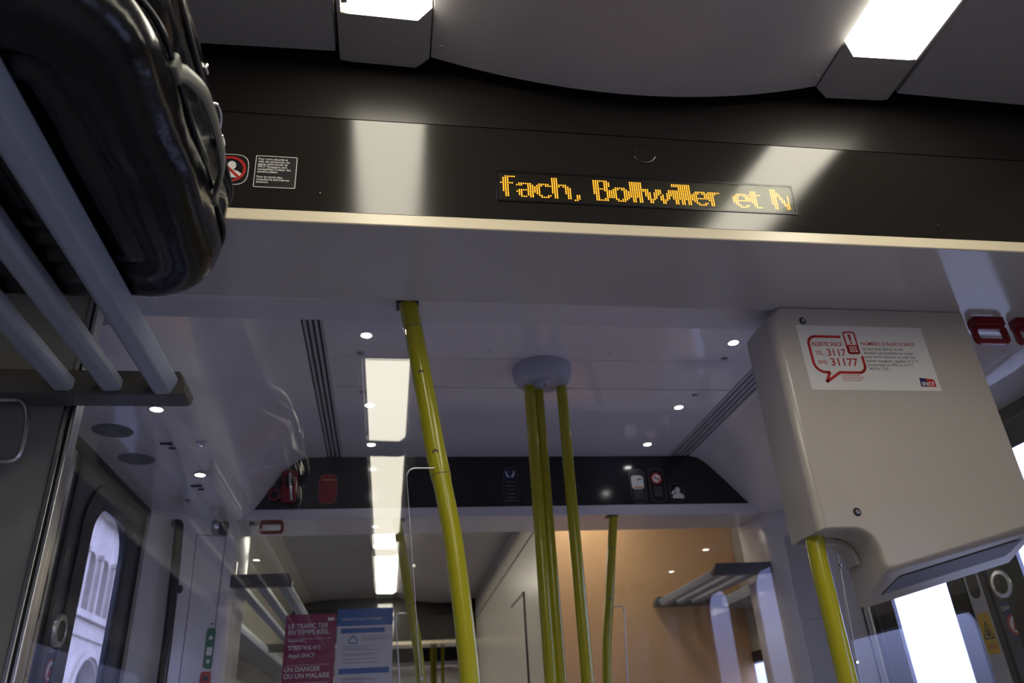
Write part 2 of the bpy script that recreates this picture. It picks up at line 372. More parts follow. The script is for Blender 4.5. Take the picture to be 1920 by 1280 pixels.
# ================================================================== DOORS
def door(n, side):
    x0, x1 = (XL-.045, XL-.005) if side == 'l' else (XR+.005, XR+.045)
    fi = x1 if side == 'l' else x0                 # inner face
    s = 1 if side == 'l' else -1
    t = thing('door_%d' % n, ((x0+x1)/2, 2.25, ZF), None, None); t['kind'] = 'structure'
    fr = (V((fi, 0, 0)), V((0, 1, 0)), V((0, 0, 1)), V((s, 0, 0)))
    for y0, y1, wy0, wy1 in ((1.58, 2.243, 1.76, 2.09), (2.257, 2.92, 2.41, 2.75)):
        build('door_leaf', MB().ring(rrect(y0, y1, ZF+.01, .822, .002, 8), rrect(wy0, wy1, -.75, .72, .11, 8), fr, -.016, 0), M['door'], t, bevel=.002)
        g = build('window_seal', MB().ring(rrect(wy0-.07, wy1+.085, -.82, .785, .16, 8), rrect(wy0+.008, wy1-.008, -.74, .712, .10, 8), fr, .0005, .009), M['blackg'], t, bevel=.003)
        build('window_pane', MB().prism(rrect(wy0+.002, wy1-.002, -.746, .716, .10, 8), fr, -.010, -.005), M['wglass'], g)
    build('door_seal', MB().box(min(fi, fi+s*.006), max(fi, fi+s*.006), 2.238, 2.262, ZF+.01, .822), M['seal'], t)
    # black frame round the opening
    build('door_frame', MB().prism([(1.565, ZF), (1.565, .829), (2.935, .829), (2.935, ZF), (2.905, ZF), (2.905, .806), (1.597, .806), (1.597, ZF)], fr, .001, .016), M['seal'], t)
    yb, zb = (2.330, .338) if side == 'l' else (2.174, .355)
    b = build('door_button', MB().lathe((fi, yb, zb), (s, 0, 0), [(.046, 0), (.046, .004), (.040, .012), (.030, .013), (.028, .009)]), M['alu'], t, smooth=40)
    build('push_pad', MB().lathe((fi+s*.009, yb, zb), (s, 0, 0), [(.027, 0), (.025, .003), (.001, .004)]), M['blackg'], b)
    y0, y1 = (2.125, 2.205) if side == 'l' else (2.262, 2.335)
    build('edge_strip', MB().box(min(fi, fi+s*.004), max(fi, fi+s*.004), y0, y1, ZF+.02, .80), M['alu'] if side == 'l' else M['post'], t)
    return fi, s
FI = {}
for n, side in ((1, 'l'), (2, 'r')): FI[side] = door(n, side)

def prohibition(fr, cx, cy, r, parent, people=True):
    build('red_ring', MB().ring(circ(cx, cy, r), circ(cx, cy, r*.80), fr, .0009, .0013), M['redp'], parent)
def sticker_base(name, P, fr, material, label, cat, edge=None, group=None):
    o, ux, uy, n = fr
    s = build(name, MB().prism(P, fr, .0002, .0007), material, None, label=label, cat=cat, group=group)
    if edge: build('border', MB().ring(inset(P, edge[0]), inset(P, edge[0]+edge[1]), fr, .0008, .0011), edge[2], s)
    return s
# door stickers
for side, yy in (('l', 2.165), ('r', 2.300)):
    fi, s = FI[side]
    W = {'l': 'left', 'r': 'right'}[side]
    fr = (V((fi+s*.004, 0, 0)), V((0, s, 0)), V((0, 0, 1)), V((s, 0, 0)))
    y = yy*s
    o = sticker_base('warning_sticker', rrect(y-.024, y+.024, .335, .475, .022), fr, M['blackp'], 'tall dark rounded sticker with red no-entry ring on the %s door edge' % W, 'sticker')
    prohibition(fr, y, .445, .019, o); build('picture', MB().prism(circ(y, .445, .014), fr, .0009, .0012), M['whitep'], o)
    o = sticker_base('warning_sticker', rrect(y-.028, y+.028, .17, .29, .006) , fr, M['yellowp'], 'yellow hand-trap warning sticker on the %s door edge' % W, 'sticker')
    build('triangle', MB().ring([(y-.024, .213), (y+.024, .213), (y, .268)], [(y-.018, .217), (y+.018, .217), (y, .258)], fr, .0009, .0012), M['textp'], o)
    build('hand', MB().prism([(y-.008, .222), (y+.010, .220), (y+.004, .240), (y-.002, .246)], fr, .0009, .0012), M['textp'], o)
    build('print', MB().prism([(y-.02, .184), (y+.02, .184), (y+.02, .198), (y-.02, .198)], fr, .0009, .0012), M['orangep'], o)
    fr = (V((fi, 0, 0)), V((0, s, 0)), V((0, 0, 1)), V((s, 0, 0)))
    y = (2.335 if side == 'l' else 2.180)*s
    o = sticker_base('danger_sticker', rrect(y-.036, y+.036, .195, .305, .012), fr, M['navy'], 'dark danger sticker under the round button of the %s door' % W, 'sticker')
    build('ring', MB().ring(circ(y, .240, .032), circ(y, .240, .025), fr, .0009, .0012), M['redp'], o)
    build('picture', MB().prism(circ(y, .240, .024), fr, .0009, .0011), M['whitep'], o)
    build('figure', MB().prism([(y-.012, .224), (y+.004, .222), (y+.010, .238), (y+.002, .258), (y-.006, .250)], fr, .0012, .0014), M['redp'], o)
    text('lettering', 'DANGER', .018, fr, y, .283, .0011, M['whitep'], o, 'CENTER')

# ================================================================== DISPLAY AND STICKERS ON THE NEAR BULKHEAD
th = math.atan2(1.148-1.1368, 1.0845-.8715); TT = math.tan(th)
BO = V((0, 1.148, .8715)); BUY = V((0, -math.sin(th), math.cos(th))); BN = V((1, 0, 0)).cross(BUY)
def zb(z):                                       # distance up the tilted panel
    k = z/(1.148-(z-.87)*.1495)
    return (k*(1.148+TT*.8715)/(1+k*TT)-.8715)/math.cos(th)
BF = (BO, V((1, 0, 0)), BUY, BN)
G = {
 'f': ["..#####", ".###...", ".###...", ".###...", "######.", ".###...", ".###...", ".###...", ".###...", ".###...", "..##...", "..##...", "..##..."],
 'a': ["", "", "", "", ".######.", "###..###", ".....###", ".....###", ".#######", "###..###", ".##..###", ".##..###", "..###.##"],
 'c': ["", "", "", "", "..#####.", ".###.###", "###.....", "###.....", "###.....", "###.....", ".##.....", "..##..##", "...####."],
 'h': ["###......", "###......", "###......", "###......", "#######..", "####.###.", "###...###", "###...###", "###...###", "###...###", ".##....##", ".##....##", ".##....##"],
 ',': [""]*10+[".##", ".##", ".##", "##."],
 'B': ["#######..", "###..###.", "###..###.", "###..###.", "###..##..", "#######..", "###..###.", "###...###", "###...###", ".##...###", ".##...###", ".##..##..", ".######.."],
 'o': ["", "", "", "", "..#####..", ".###.###.", "###...###", "###...###", "###...###", "###...###", ".##...###", "..##.###.", "...####.."],
 'l': ["###"]*10+[".##"]*3,
 'w': ["", "", "", "", "###...###...##", "###...###...##", ".###.####..###", ".###.###.#.###", ".###.##.##.##.", "..##.##.##.##.", "..####..####..", "...##....##...", "...##....##..."],
 'i': ["###", "###", "", ""]+["###"]*6+[".##"]*3,
 'e': ["", "", "", "", "..#####..", ".###.###.", "###...###", "###...###", "#########", "###......", ".##......", "..##..##.", "...####.."],
 'r': ["", "", "", "", "######", "####..", "###...", "###...", "###...", "###...", ".##...", ".##...", ".##..."],
 't': ["", "", ".###..", ".###..", "######", ".###..", ".###..", ".###..", ".###..", ".###..", "..##..", "..##..", "...###"],
 'M': ["###......", "###......", "####.....", "#####....", "#####...#", "###.##..#", "###.##..#", "###..##.#", "###..##.#", "###...###", ".##...###", ".##....##", ".##....##"]}
PLACES = [('f', 0), ('a', 7), ('c', 15), ('h', 23), (',', 33), ('B', 42), ('o', 50), ('l', 59), ('l', 62), ('w', 65), ('i', 79), ('l', 82), ('l', 85), ('e', 88), ('r', 96), ('e', 108), ('t', 116), ('M', 127)]
DX0, DX1, DZ0, DZ1 =   .1915, .7960, zb(.9125), zb(.9715)
t = thing('destination_display', (.49, 1.14, .905), 'long dark display with amber dot lettering on the black ceiling panel', 'display')
build('surround', MB().ring(rrect(DX0-.0035, DX1+.0035, DZ0-.0035, DZ1+.0035, .002, 2), rrect(DX0, DX1, DZ0, DZ1, .001, 2), BF, .0002, .0016), M['blackg'], t)
build('screen', MB().prism(rrect(DX0, DX1, DZ0, DZ1, .001, 2), BF, .0001, .0004), mat('unlit led matrix', (.020, .014, .012), .35, noise=.1), t)
P_ = (DX1-DX0-.004)/138
for word, chars in (('fach,', PLACES[0:5]), ('Bollwiller', PLACES[5:15]), ('et', PLACES[15:17]), ('M', PLACES[17:])):
    dots = MB(); core = MB()
    for ch, c0 in chars:
        for r, row in enumerate(G[ch]):
            for c, k in enumerate(row):
                if k == '#':
                    cx = DX0+.006+P_*(c0+c); cy = DZ1-.0095-P_*.86*r
                    if cx > DX1-.003: continue
                    dots.prism(circ(cx, cy, P_*.36, 8), BF, .0005, .0007); core.prism(circ(cx, cy, P_*.17, 6), BF, .0008, .0009)
    l = build('lettering', dots, M['led'], t, smooth=0, label='amber dot lettering '+word)
    build('dot_cores', core, M['ledcore'], l, smooth=0)
build('cover_glass', MB().prism(rrect(DX0, DX1, DZ0, DZ1, .001, 2), BF, .0011, .0014), M['cover'], t, smooth=0)

# pictogram: no speaking on the telephone
def head_phone(fr, cx, cy, s, material, parent, phone=None):
    build('head', MB().prism(circ(cx+.10*s, cy+.30*s, .27*s, 20, .33*s), fr, .0009, .0012), material, parent)
    build('shoulders', MB().prism([(cx-.55*s, cy-.62*s), (cx+.72*s, cy-.62*s), (cx+.72*s, cy-.30*s), (cx+.50*s, cy-.12*s), (cx+.22*s, cy-.02*s), (cx-.05*s, cy-.02*s), (cx-.38*s, cy-.16*s), (cx-.55*s, cy-.36*s)], fr, .0009, .0012), material, parent)
    build('hand', MB().prism([(cx-.66*s, cy-.20*s), (cx-.34*s, cy-.08*s), (cx-.16*s, cy+.14*s), (cx-.26*s, cy+.34*s), (cx-.44*s, cy+.24*s), (cx-.62*s, cy+.02*s)], fr, .0009, .0012), material, parent)
cx, cy = -.3000, zb(.947)
base = [(cx+.0335*math.copysign(abs(math.cos(a))**.62, math.cos(a)), cy+.0345*math.copysign(abs(math.sin(a))**.62, math.sin(a))) for a in [2*math.pi*k/48 for k in range(48)]]
o = build('pictogram_sticker', MB().prism(base, BF, .0002, .0006), M['blackp'], None, label='black sticker with red ring, no telephoning head, half behind the suitcase', cat='sticker')
build('border', MB().ring(inset(base, .0004), inset(base, .0016), BF, .0007, .0010), M['whitep'], o)
build('red_ring', MB().ring(circ(cx, cy, .0285, 40), circ(cx, cy, .0235, 40), BF, .0013, .0016), M['redp'], o)
head_phone(BF, cx, cy, .0290, M['whitep'], o)
a = math.radians(-45); d_ = V((math.cos(a), math.sin(a))); n_ = V((-d_.y, d_.x))
bar = [tuple(V((cx, cy))+d_*u*.025+n_*v*.0025) for u, v in ((-1, -1), (1, -1), (1, 1), (-1, 1))]
build('slash', MB().prism(bar, BF, .0013, .0016), M['redp'], o)

x0, x1, y0, y1 = -.2565, -.1825, zb(.9135), zb(.9785)
o = build('notice_sticker', MB().prism(rrect(x0, x1, y0, y1, .0025), BF, .0002, .0006), M['blackp'], None, label='small black text sticker in a thin white frame, right of the red ring sticker', cat='sticker')
build('border', MB().ring(rrect(x0, x1, y0, y1, .0025), rrect(x0+.0012, x1-.0012, y0+.0012, y1-.0012, .0017), BF, .0007, .0010), M['whitep'], o)
for i, ln in enumerate(['Pour votre sécurité et', 'celle des personnels, les', 'agents assermentés de', 'SNCF Voyageurs sont', 'susceptibles d\'utiliser des', 'caméras piéton.', '', 'Pour en savoir plus,', 'consultez le site internet', 'sncf.com.']):
    if ln: text('text_line', ln, .0066, BF, x0+.0045, y1-.0095-.0057*i, .0007, M['whitep'], o, bold=.0001, sx=.88)
# round blanking cap and screws on the bulkhead
build('blanking_cap', MB().lathe(BO+V((.493, 0, 0))+BUY*zb(1.029), BN, [(.0235, 0), (.0235, .0016), (.0222, .0024), (.020, .0024), (.0195, .0016)], 40), M['dark'], None, label='round black blanking cap on the panel above the display', cat='cap', smooth=40)
for x, z, lb in ((-.140, .907, 'small dark screw on the panel right of the text sticker'), (1.107, .902, 'small dark screw on the panel at the far right')):
    s = build('screw', MB().lathe(BO+V((x, 0, 0))+BUY*zb(z), BN, [(.0035, 0), (.0035, .0006), (.0022, .0010), (.0012, .0002)], 16), M['blackg'], None, label=lb, cat='screw', group='screws in the black panel')

# ================================================================== YELLOW POLES
def curve_pts(P, n=28):
    """Catmull-Rom through P"""
    Q = [V(p) for p in P]; Q = [Q[0]*2-Q[1]]+Q+[Q[-1]*2-Q[-2]]; out = []
    for i in range(1, len(Q)-2):
        m_ = max(2, n//(len(Q)-3))
        for k in range(m_):
            u = k/m_; a, b, c, d = Q[i-1:i+3]
            out.append(.5*((2*b)+(c-a)*u+(2*a-5*b+4*c-d)*u*u+(3*b-a-3*c+d)*u**3))
    return out+[Q[-2]]
PX = [(.027, .840), (.057, .670), (.084, .504), (.1035, .40), (.1185, .30), (.138, .098), (.148, -.15), (.150, -.45), (.135, -.8), (.100, -1.05), (.088, -EYE)]
def pole(name, Y, mirror, label, k_=1., r=.0182, own=None):
    q = (lambda x: x) if not mirror else (lambda x: .966-x)
    pts = [(q(x*k_), Y, max(ZF, z*k_)) for x, z in PX] if not own else [(x, Y, z) for x, z in own]
    t = thing(name, (q(.088), Y, ZF), label, 'pole', 'yellow grab poles of the door area')
    path = curve_pts(pts, 50)
    rr = [r*1.0+(.0020 if p.z > .468 and Y < 2 else 0.) for p in path]
    build('tube', MB().tube(path, rr, 28), M['yellow'], t, smooth=50)
    i = min(range(len(path)), key=lambda k: abs(path[k].z-.468))
    for zz in (.468, .785):
        i = min(range(len(path)), key=lambda k: abs(path[k].z-zz)); dz = (path[i+1]-path[i]).normalized()
        build('joint_line', MB().tube([path[i]-dz*.0006, path[i]+dz*.0006], rr[i]+.0004, 28), M['textp'], t)
    for zz in (.700, .512):
        i = min(range(len(path)), key=lambda k: abs(path[k].z-zz))
        c = path[i]+V((-.10, -1, -.35)).normalized()*(rr[i]-.001)
        n_ = V((-.10, -1, -.35)).normalized()
        b = build('screw', MB().lathe(c, n_, [(.0058, 0), (.0058, .0018), (.0045, .0022), (.0030, .0006)], 16), M['black'], t)
        build('screw_head', MB().lathe(c+n_*.0005, n_, [(.0026, 0), (.0026, .0012), (.001, .0012)], 12), M['chrome'], b)
    build('ceiling_socket', MB().box((q(.036) if Y > 2 else pts[0][0])-.024, (q(.036) if Y > 2 else pts[0][0])+.024, Y-.022, Y+.024, .8575 if Y < 2 else .837, .8612 if Y < 2 else .8402), M['black'], t)
    build('floor_flange', MB().lathe((q(.088), Y, ZF), (0, 0, 1), [(.045, 0), (.045, .004), (.02, .03)]), M['alu'], t)
    return t
pole('grab_pole', 1.450, False, 'large curved yellow pole in the left centre, nearest to the camera', 1.036)
pole('grab_pole', 1.450, True, 'yellow pole coming out under the grey housing at the right', own=[(.905, .861), (.875, .60), (.8475, .337), (.8455, .20), (.8460, .069), (.842, -.15), (.838, -.45), (.85, -.8), (.875, -1.05), (.89, -EYE)])
pole('grab_pole', 3.135, False, 'thinner far yellow pole left of the large curved pole, beside the blue poster')
pole('grab_pole', 3.135, True, 'single far yellow pole in front of the tan wall, right of the triple pole')

def triple(d, label):
    c = V((.487, 2.250+d, 0))
    t = thing('triple_pole', (c.x, c.y, ZF), label, 'pole')
    build('hub', MB().lathe((c.x, c.y, 1.0995), (0, 0, -1), [(.098, 0), (.098, .012), (.094, .038), (.086, .050), (.02, .053)], 48), M['hub'], t, smooth=40)
    h = build('hub_cap', MB().lathe((c.x-.002, c.y-.012, 1.047), (0, 0, -1), [(.024, 0), (.024, .006), (.020, .011), (.012, .012), (.009, .007)], 28), M['hub'], t, smooth=40)
    for ax, ay in ((-.040, .030), (.071, .036), (-.004, .064)):
        p = [(c.x+ax, c.y+ay, 1.05), (c.x+ax*.98, c.y+ay, .73), (c.x+ax*.97, c.y+ay, .40), (c.x+ax*.95, c.y+ay, .10), (c.x+ax*.95, c.y+ay, -.4), (c.x+ax, c.y+ay, -1.0), (c.x+ax, c.y+ay, ZF)]
        build('tube', MB().tube(curve_pts(p, 30), .0178, 24), M['yellow'], t, smooth=50)
    return t
triple(0, 'three yellow poles hanging from a round grey hub in the middle of the ceiling')
triple(6.15, 'tiny distant triple yellow poles in the second door area, low behind the large pole')

# ================================================================== CEILING DOWNLIGHTS, SPEAKERS, FASTENERS
def downlight(x, y, z, label, group, r=.0165):
    t = thing('downlight', (x, y, z), label, 'light', group)
    build('bezel', MB().lathe((x, y, z), (0, 0, -1), [(r+.004, 0), (r+.004, .001), (r, .0018), (r-.001, .0006)], 24), M['white2'], t, smooth=40)
    build('lens', MB().lathe((x, y, z-.0004), (0, 0, -1), [(r-.001, 0), (r-.003, .0022), (.003, .003)], 24), M['spot'], t, smooth=0)
for x, W in ((-.080, 'left'), (1.0725, 'right')):
    for y, N in ((1.854*1.1, 'nearest'), (2.33*1.1, 'middle'), (2.693*1.1, 'farthest')):
        downlight(x, y, ZV, '%s of the three small round downlights down the %s of the centre ceiling' % (N, W), 'centre ceiling downlights')
for r, W in ((0, 'left'), (1, 'right')):
    q = lambda x: x if not r else .98-x
    for y, N in ((1.971, 'near'), (2.513, 'far')):
        downlight(q(-.610), y, .8305, '%s round downlight in the low soffit over the %s door' % (N, W), 'door soffit downlights')
    for y, N in ((2.124, 'near'), (2.357, 'far')):
        x = q(-.762)
        o = build('speaker_grille', MB().lathe((x, y, .8305), (0, 0, -1), [(.052, 0), (.052, .0015), (.048, .0022), (.002, .0022)], 40), mat('perforated grille', (.17, .17, .18), .5, noise=.35, nscale=420), None, label='%s round flat speaker grille in the soffit over the %s door' % (N, W), cat='speaker', group='speaker grilles', smooth=40)
    for y, N in ((2.235, 'near'), (2.640, 'far')):
        x = q(-.643); sg = 1 if not r else -1
        t = thing('slot_latch', (x, y, .8305), '%s pair of dark slots in the soffit over the %s door' % (N, W), 'latch', 'slot latches')
        build('long_slot', MB().box(x-.020, x+.014, y-.016, y, .8285, .8303), M['black'], t)
        build('short_slot', MB().box(x-.004, x+.014, y+.024, y+.036, .8285, .8303), M['black'], t)
    for (x, y), N in (((-.553, 2.242), 'near'), ((-.70, 2.790), 'far')):
        x = q(x); z = .842 if N == 'near' else .8305
        o = build('coat_dome', MB().lathe((x, y, z), (0, 0, -1), [(.016, 0), (.016, .002), (.009, .003), (.008, .010), (.004, .013)], 24), M['chrome'], None, label='%s tiny chrome dome fitting in the soffit over the %s door' % (N, W), cat='fitting', smooth=40)
for x, y, N in ((-.100, 2.158, 'near left'), (1.088, 2.152, 'near right'), (1.095, 2.448, 'far right'), (-.101, 2.451, 'far left')):
    o = build('quarter_turn_fastener', MB().lathe((x, y, ZV), (0, 0, -1), [(.013, 0), (.013, .0012), (.009, .002), (.006, .0005), (.004, .004), (.001, .004)], 24), M['steel'], None, label='small dark round fastener on the centre ceiling, %s one' % N, cat='fastener', group='ceiling panel fasteners', smooth=40)
for x, y, N in ((.299, 2.128, 'near left'), (.686, 2.128, 'near right'), (.306, 2.474, 'far left'), (.689, 2.481, 'far right')):
    build('plug', MB().lathe((x, y, ZV), (0, 0, -1), [(.005, 0), (.005, .0008), (.003, .0012)], 16), M['hub'], None, label='tiny pale screw plug around the triple pole hub, %s one' % N, cat='plug', group='screw plugs round the hub')
for x, N in ((.0835, 'left'), (.893, 'right')):
    build('plug', MB().lathe((x, 1.085, 1.2448), (0, 0, -1), [(.0042, 0), (.0042, .0016), (.003, .003)], 16), M['block'], None, label='tiny stud in the %s corner of the bulging centre ceiling panel' % N, cat='plug')

# ================================================================== GREY HOUSING WITH THE ALERT NOTICE
t = thing('equipment_housing', (1.05, 1.47, .30), 'large warm grey housing with rounded corner and white notice, hanging at the right', 'cabinet')
HF = frame((0, 1.405, 0))        # front face plane, facing the camera (n = -Y)
def arc(cx, cy, r, a0, a1, n=8): return [(cx+r*math.cos(math.radians(a0+(a1-a0)*k/n)), cy+r*math.sin(math.radians(a0+(a1-a0)*k/n))) for k in range(n+1)]
HX0, HX1 = .826, 1.3145
prof = [(HX1, .838)]+[(HX0+.022, .838), (HX0, .812)]+[(HX0, .338)]+arc(.896, .293, .045, 90, 0, 8)+[(.941, .272)]+[(.947, .262), (.964, .262)]+[(HX1, .342)]
# build shell with a big soft edge towards the camera: layers of inset outlines
front = MB(); lay = []
def offs(P, d):
    out = []; k = len(P)
    for i in range(k):
        a, b, c = V(P[i-1]), V(P[i]), V(P[(i+1) % k]); e1 = (b-a).normalized(); e2 = (c-b).normalized()
        n1 = V((-e1.y, e1.x)); n2 = V((-e2.y, e2.x)); n_ = (n1+n2)
        n_ = n_/max(.5, n_.dot(n1)) if n_.length > 1e-6 else n1
        out.append(tuple(b+n_*d))
    return out
R0 = .018
k = len(prof); vs = []
L_ = [(0, .122)]+[(0, R0)]+[(R0*(1-math.cos(math.radians(a)))*1., R0*(1-math.sin(math.radians(a)))) for a in (15, 30, 45, 60, 75, 90)]
def lpt(p, ins):
    # inset mostly on the left edge and bottom, none on the top and the right
    x, y = p
    return p
outl = []
def offs_e(P, ds):
    out = []; k = len(P)
    for i in range(k):
        a, b, c = V(P[i-1]), V(P[i]), V(P[(i+1) % k]); e1 = (b-a).normalized(); e2 = (c-b).normalized()
        n1 = V((-e1.y, e1.x)); n2 = V((-e2.y, e2.x)); d1, d2 = ds[i-1], ds[i]
        cr_ = e1.x*e2.y-e1.y*e2.x
        if abs(cr_) < .15: out.append(tuple(b+(n1*d1+n2*d2)/2)); continue
        p1 = b+n1*d1; p2 = b+n2*d2; u = ((p2-p1).x*e2.y-(p2-p1).y*e2.x)/cr_
        out.append(tuple(p1+e1*u))
    return out
for ins, dep in L_:
    ds = [0 if i == 0 else (ins*.4 if i > 2 else ins) for i in range(k)]; ds[1] = ins*.6; ds[-1] = ins*.2
    q = offs_e(prof, ds)
    q = [(x, min(y, .838)) for x, y in q]
    outl.append([(x, 1.385+dep, y-(.052*dep/.122 if prof[i][1] < .275 or (i == k-1) else 0)) for i, (x, y) in enumerate(q)])
vs = [v for r in outl for v in r]; fs = []
for i in range(len(outl)-1):
    for j in range(k): fs.append((i*k+j, i*k+(j+1) % k, (i+1)*k+(j+1) % k, (i+1)*k+j))
fs += [tuple(range(k)), tuple(range((len(outl)-1)*k, len(outl)*k))[::-1]]
build('shell', MB().add(vs, fs), M['box'], t, smooth=45)
HY = 1.385
HF = frame((0, HY, 0))
# ventilation grille in the sloping underside
sl = V((HX1-.964, 0, .342-.262)).normalized(); dv = V((0, .122, -.052)).normalized(); gn = -sl.cross(dv).normalized(); gn = gn if gn.z < 0 else -gn
go = V((.964, 0, .262))
gf = (go-dv*0+V((0, 1.385, 0)), sl, dv, gn)
ln = .36
gb = [(.026, .036), (ln-.045, .036), (ln-.03, .046), (ln-.03, .080), (ln-.038, .092), (.010, .092)]
g = build('grille', MB().prism(gb, gf, .0004, .0012), M['black'], t)
sm = MB()
for i in range(58):
    x = .012+i*(ln-.05)/58; sm.prism([(x+.012, .038), (x+.0152, .038), (x+.0032, .090), (x, .090)], gf, .0012, .0026)
build('slats', sm, M['grille'], g)
for x, z in ((.905, .806), (.913, .372)):
    b = build('recessed_screw', MB().lathe((x, HY, z), (0, -1, 0), [(.0085, -.001), (.0085, .0005), (.0075, .0010), (.0070, .0002)], 24), M['black'], t)
    build('screw_head', MB().lathe((x+.001, HY-.0008, z), (0, -1, 0), [(.0058, 0), (.005, .0022), (.003, .0026), (.0015, .0012)], 20), M['steel'], b, smooth=40)
build('notch_lip', MB().prism([(.836, .3385), (.896, .3385)]+arc(.896, .293, .043, 90, 0, 6)+[(.939, .285), (.931, .285)]+arc(.896, .293, .035, 0, 90, 6)+[(.836, .330)], (V((0, 0, 0)), V((1, 0, 0)), V((0, 0, 1)), V((0, 1, 0))), 1.46, 1.50), M['box'], t)
# the alert notice
NX0, NX1, NZ0, NZ1 = .884, 1.191, .6365, .7945
NF = (V((NX0, HY, NZ1)), V((1, 0, 0)), V((0, 0, 1)), V((0, -1, 0)))
nb = build('notice', MB().prism([(0, 0), (NX1-NX0, 0), (NX1-NX0, -(NZ1-NZ0)), (0, -(NZ1-NZ0))], NF, .0002, .0007), M['paper'], t, label='white notice with red speech bubble and alert numbers')
def NP(u, v): return ((u-0)*(NX1-NX0), -v*(NZ1-NZ0))     # unit coordinates on the notice
bx0, bx1, by0, by1 = .055, .465, .175, .705
bub = rrect(.016, .150, -.114, -.029, .020, 8)
# bubble outline drawn as a thick line with a gap at the telephone and a tail
def stroke(mb, pts, wd, fr, h0, h1):
    P = [V(p) for p in pts]
    for i in range(len(P)-1):
        d = (P[i+1]-P[i]).normalized(); n_ = V((-d.y, d.x))*wd/2; e = d*wd*.12
        mb.prism([tuple(P[i]-e-n_), tuple(P[i+1]+e-n_), tuple(P[i+1]+e+n_), tuple(P[i]-e+n_)], fr, h0, h1)
    return mb
path = [(.100, -.028)]+arc(.040, -.048, .020, 90, 180, 6)+arc(.044, -.092, .024, 180, 270, 6)+[(.052, -.116), (.0395, -.139), (.076, -.116), (.118, -.116)]+arc(.122, -.098, .018, 270, 360, 6)+[(.140, -.076)]
build('speech_bubble', stroke(MB(), path, .0062, NF, .0008, .0011), M['redp'], nb)
pm = MB().ring(rrect(.108, .138, -.071, -.014, .006), rrect(.1115, .1345, -.0675, -.0175, .004), NF, .0010, .0013)
pm.prism(rrect(.110, .136, -.069, -.048, .004), NF, .0010, .0013)
pm.prism([(.1205, -.038), (.1245, -.038), (.1255, -.0215), (.1195, -.0215)], NF, .0012, .0015).prism(circ(.1228, -.043, .0026, 12), NF, .0012, .0015)
build('telephone_symbol', pm, M['redp'], nb)
km = MB()
for i in range(3):
    for j in range(3): km.prism(rrect(.1145+.0065*i, .1190+.0065*i, -.0555-.0052*j, -.0522-.0052*j, .0008, 2), NF, .0014, .0016)
build('telephone_keys', km, M['paper'], nb)
T = lambda s, sz, x, y, m_=None, **k_: text('lettering', s, sz, NF, x, y, .0009, m_ or M['redp'], nb, **k_)
T('ALERTE SNCF', .0138, .0262, -.0515, bold=.0002, sx=.88)
T('TÉL.', .0132, .029, -.0735); T('3117', .0240, .0575, -.0755, bold=.0003, sx=.95)
T('SMS', .0132, .031, -.0965); T('31177', .0262, .0600, -.0995, bold=.0003)
T('NUMÉRO D\'ALERTE SNCF', .0118, .1455, -.0480, bold=.0001, sx=.98)
for i, ln_ in enumerate(['Si vous êtes témoin d\'une', 'situation qui présente un risque', 'pour votre sécurité ou celle des', 'autres voyageurs, appelez le 3117', 'ou envoyez un SMS au 31177', '24h/24 - 7j/7.']):
    T(ln_, .0098, .1465, -.0600-.0098*i, M['textp'], sx=.96)
for i, ln_ in enumerate(['Service gratuit + prix appel', 'Numéros réservés aux urgences', 'Prix d\'un SMS selon opérateur', '3117 et 31177 24h/24 7j/7']):
    T(ln_, .0040, .078, -.1235-.0045*i)
lg = build('logo', MB().prism([(.262, -.1265), (.294, -.1300), (.297, -.1345), (.297, -.1480), (.2605, -.1480)], NF, .0009, .0012), M['redp'], nb)
build('logo_dark_half', MB().prism([(.262, -.1265), (.278, -.1283), (.275, -.1480), (.2605, -.1480)], NF, .0012, .0013), M['navy'], lg)
text('lettering', 'SNCF', .0125, NF, .2635, -.1455, .0015, M['whitep'], lg, bold=.0003)

# ================================================================== LUGGAGE RACKS
def rack(side, y0, y1, label, brk, hook=False):
    r = side == 'r'
    q = lambda x: (.98-x if x > XL else XR) if r else x
    t = thing('luggage_rack', ((q(-.62)), (y0+y1)/2, .565), label, 'rack', 'slatted luggage racks')
    def prof(pts, a, b, name, m_, par=t, bev=.003):
        P = [(q(x), z) for x, z in pts]
        return build(name, MB().profile_y(P, a, b), m_, par, bevel=bev, seg=3)
    prof([(-.384, .612), (-.393, .590), (-.416, .588), (-.424, .594), (-.424, .622), (-.384, .622)], y0+.004, y1-.055, 'front_rail', M['rack'])
    for x in (-.476, -.556):
        prof([(x, .618), (x, .600), (x-.006, .594), (x-.030, .594), (x-.036, .600), (x-.036, .618)], y0+.004, y1-.055, 'slat', M['rack'])
    prof([(-.72, .60), (-.72, .572), (XL+.002, .560), (XL+.002, .625), (-.73, .625)], y0+.004, y1-.055, 'wall_rail', M['rack'])
    for a, b in brk:
        build('bracket', MB().prism([(q(-.383), .636), (q(-.366), .608), (q(-.369), .590), (q(-.383), .5885), (q(XL+.001), .5885), (q(XL+.001), .636)], (V((0, 0, 0)), V((1, 0, 0)), V((0, 0, 1)), V((0, 1, 0))), a, b), M['rackb'], t, bevel=.003)
    if hook:
        build('coat_hook', MB().tube(curve_pts([(-.75, y1-.03, .586), (-.672, y1-.03, .588), (-.645, y1-.03, .584), (-.630, y1-.03, .55), (-.628, y1-.03, .49), (-.645, y1-.03, .474), (-.70, y1-.03, .482)], 24), .0045, 10), M['alu'], t, smooth=50)
    return t
rack('l', -2.6, 1.386, 'near grey slatted luggage rack at the left carrying the black suitcase', [(1.330, 1.386), (-.70, -.66), (-2.6, -2.56)], True)
rack('l', 3.150, 7.0, 'far grey luggage rack on the left of the next saloon, above the magenta poster', [(3.120, 3.16), (5.2, 5.24), (6.96, 7.0)])
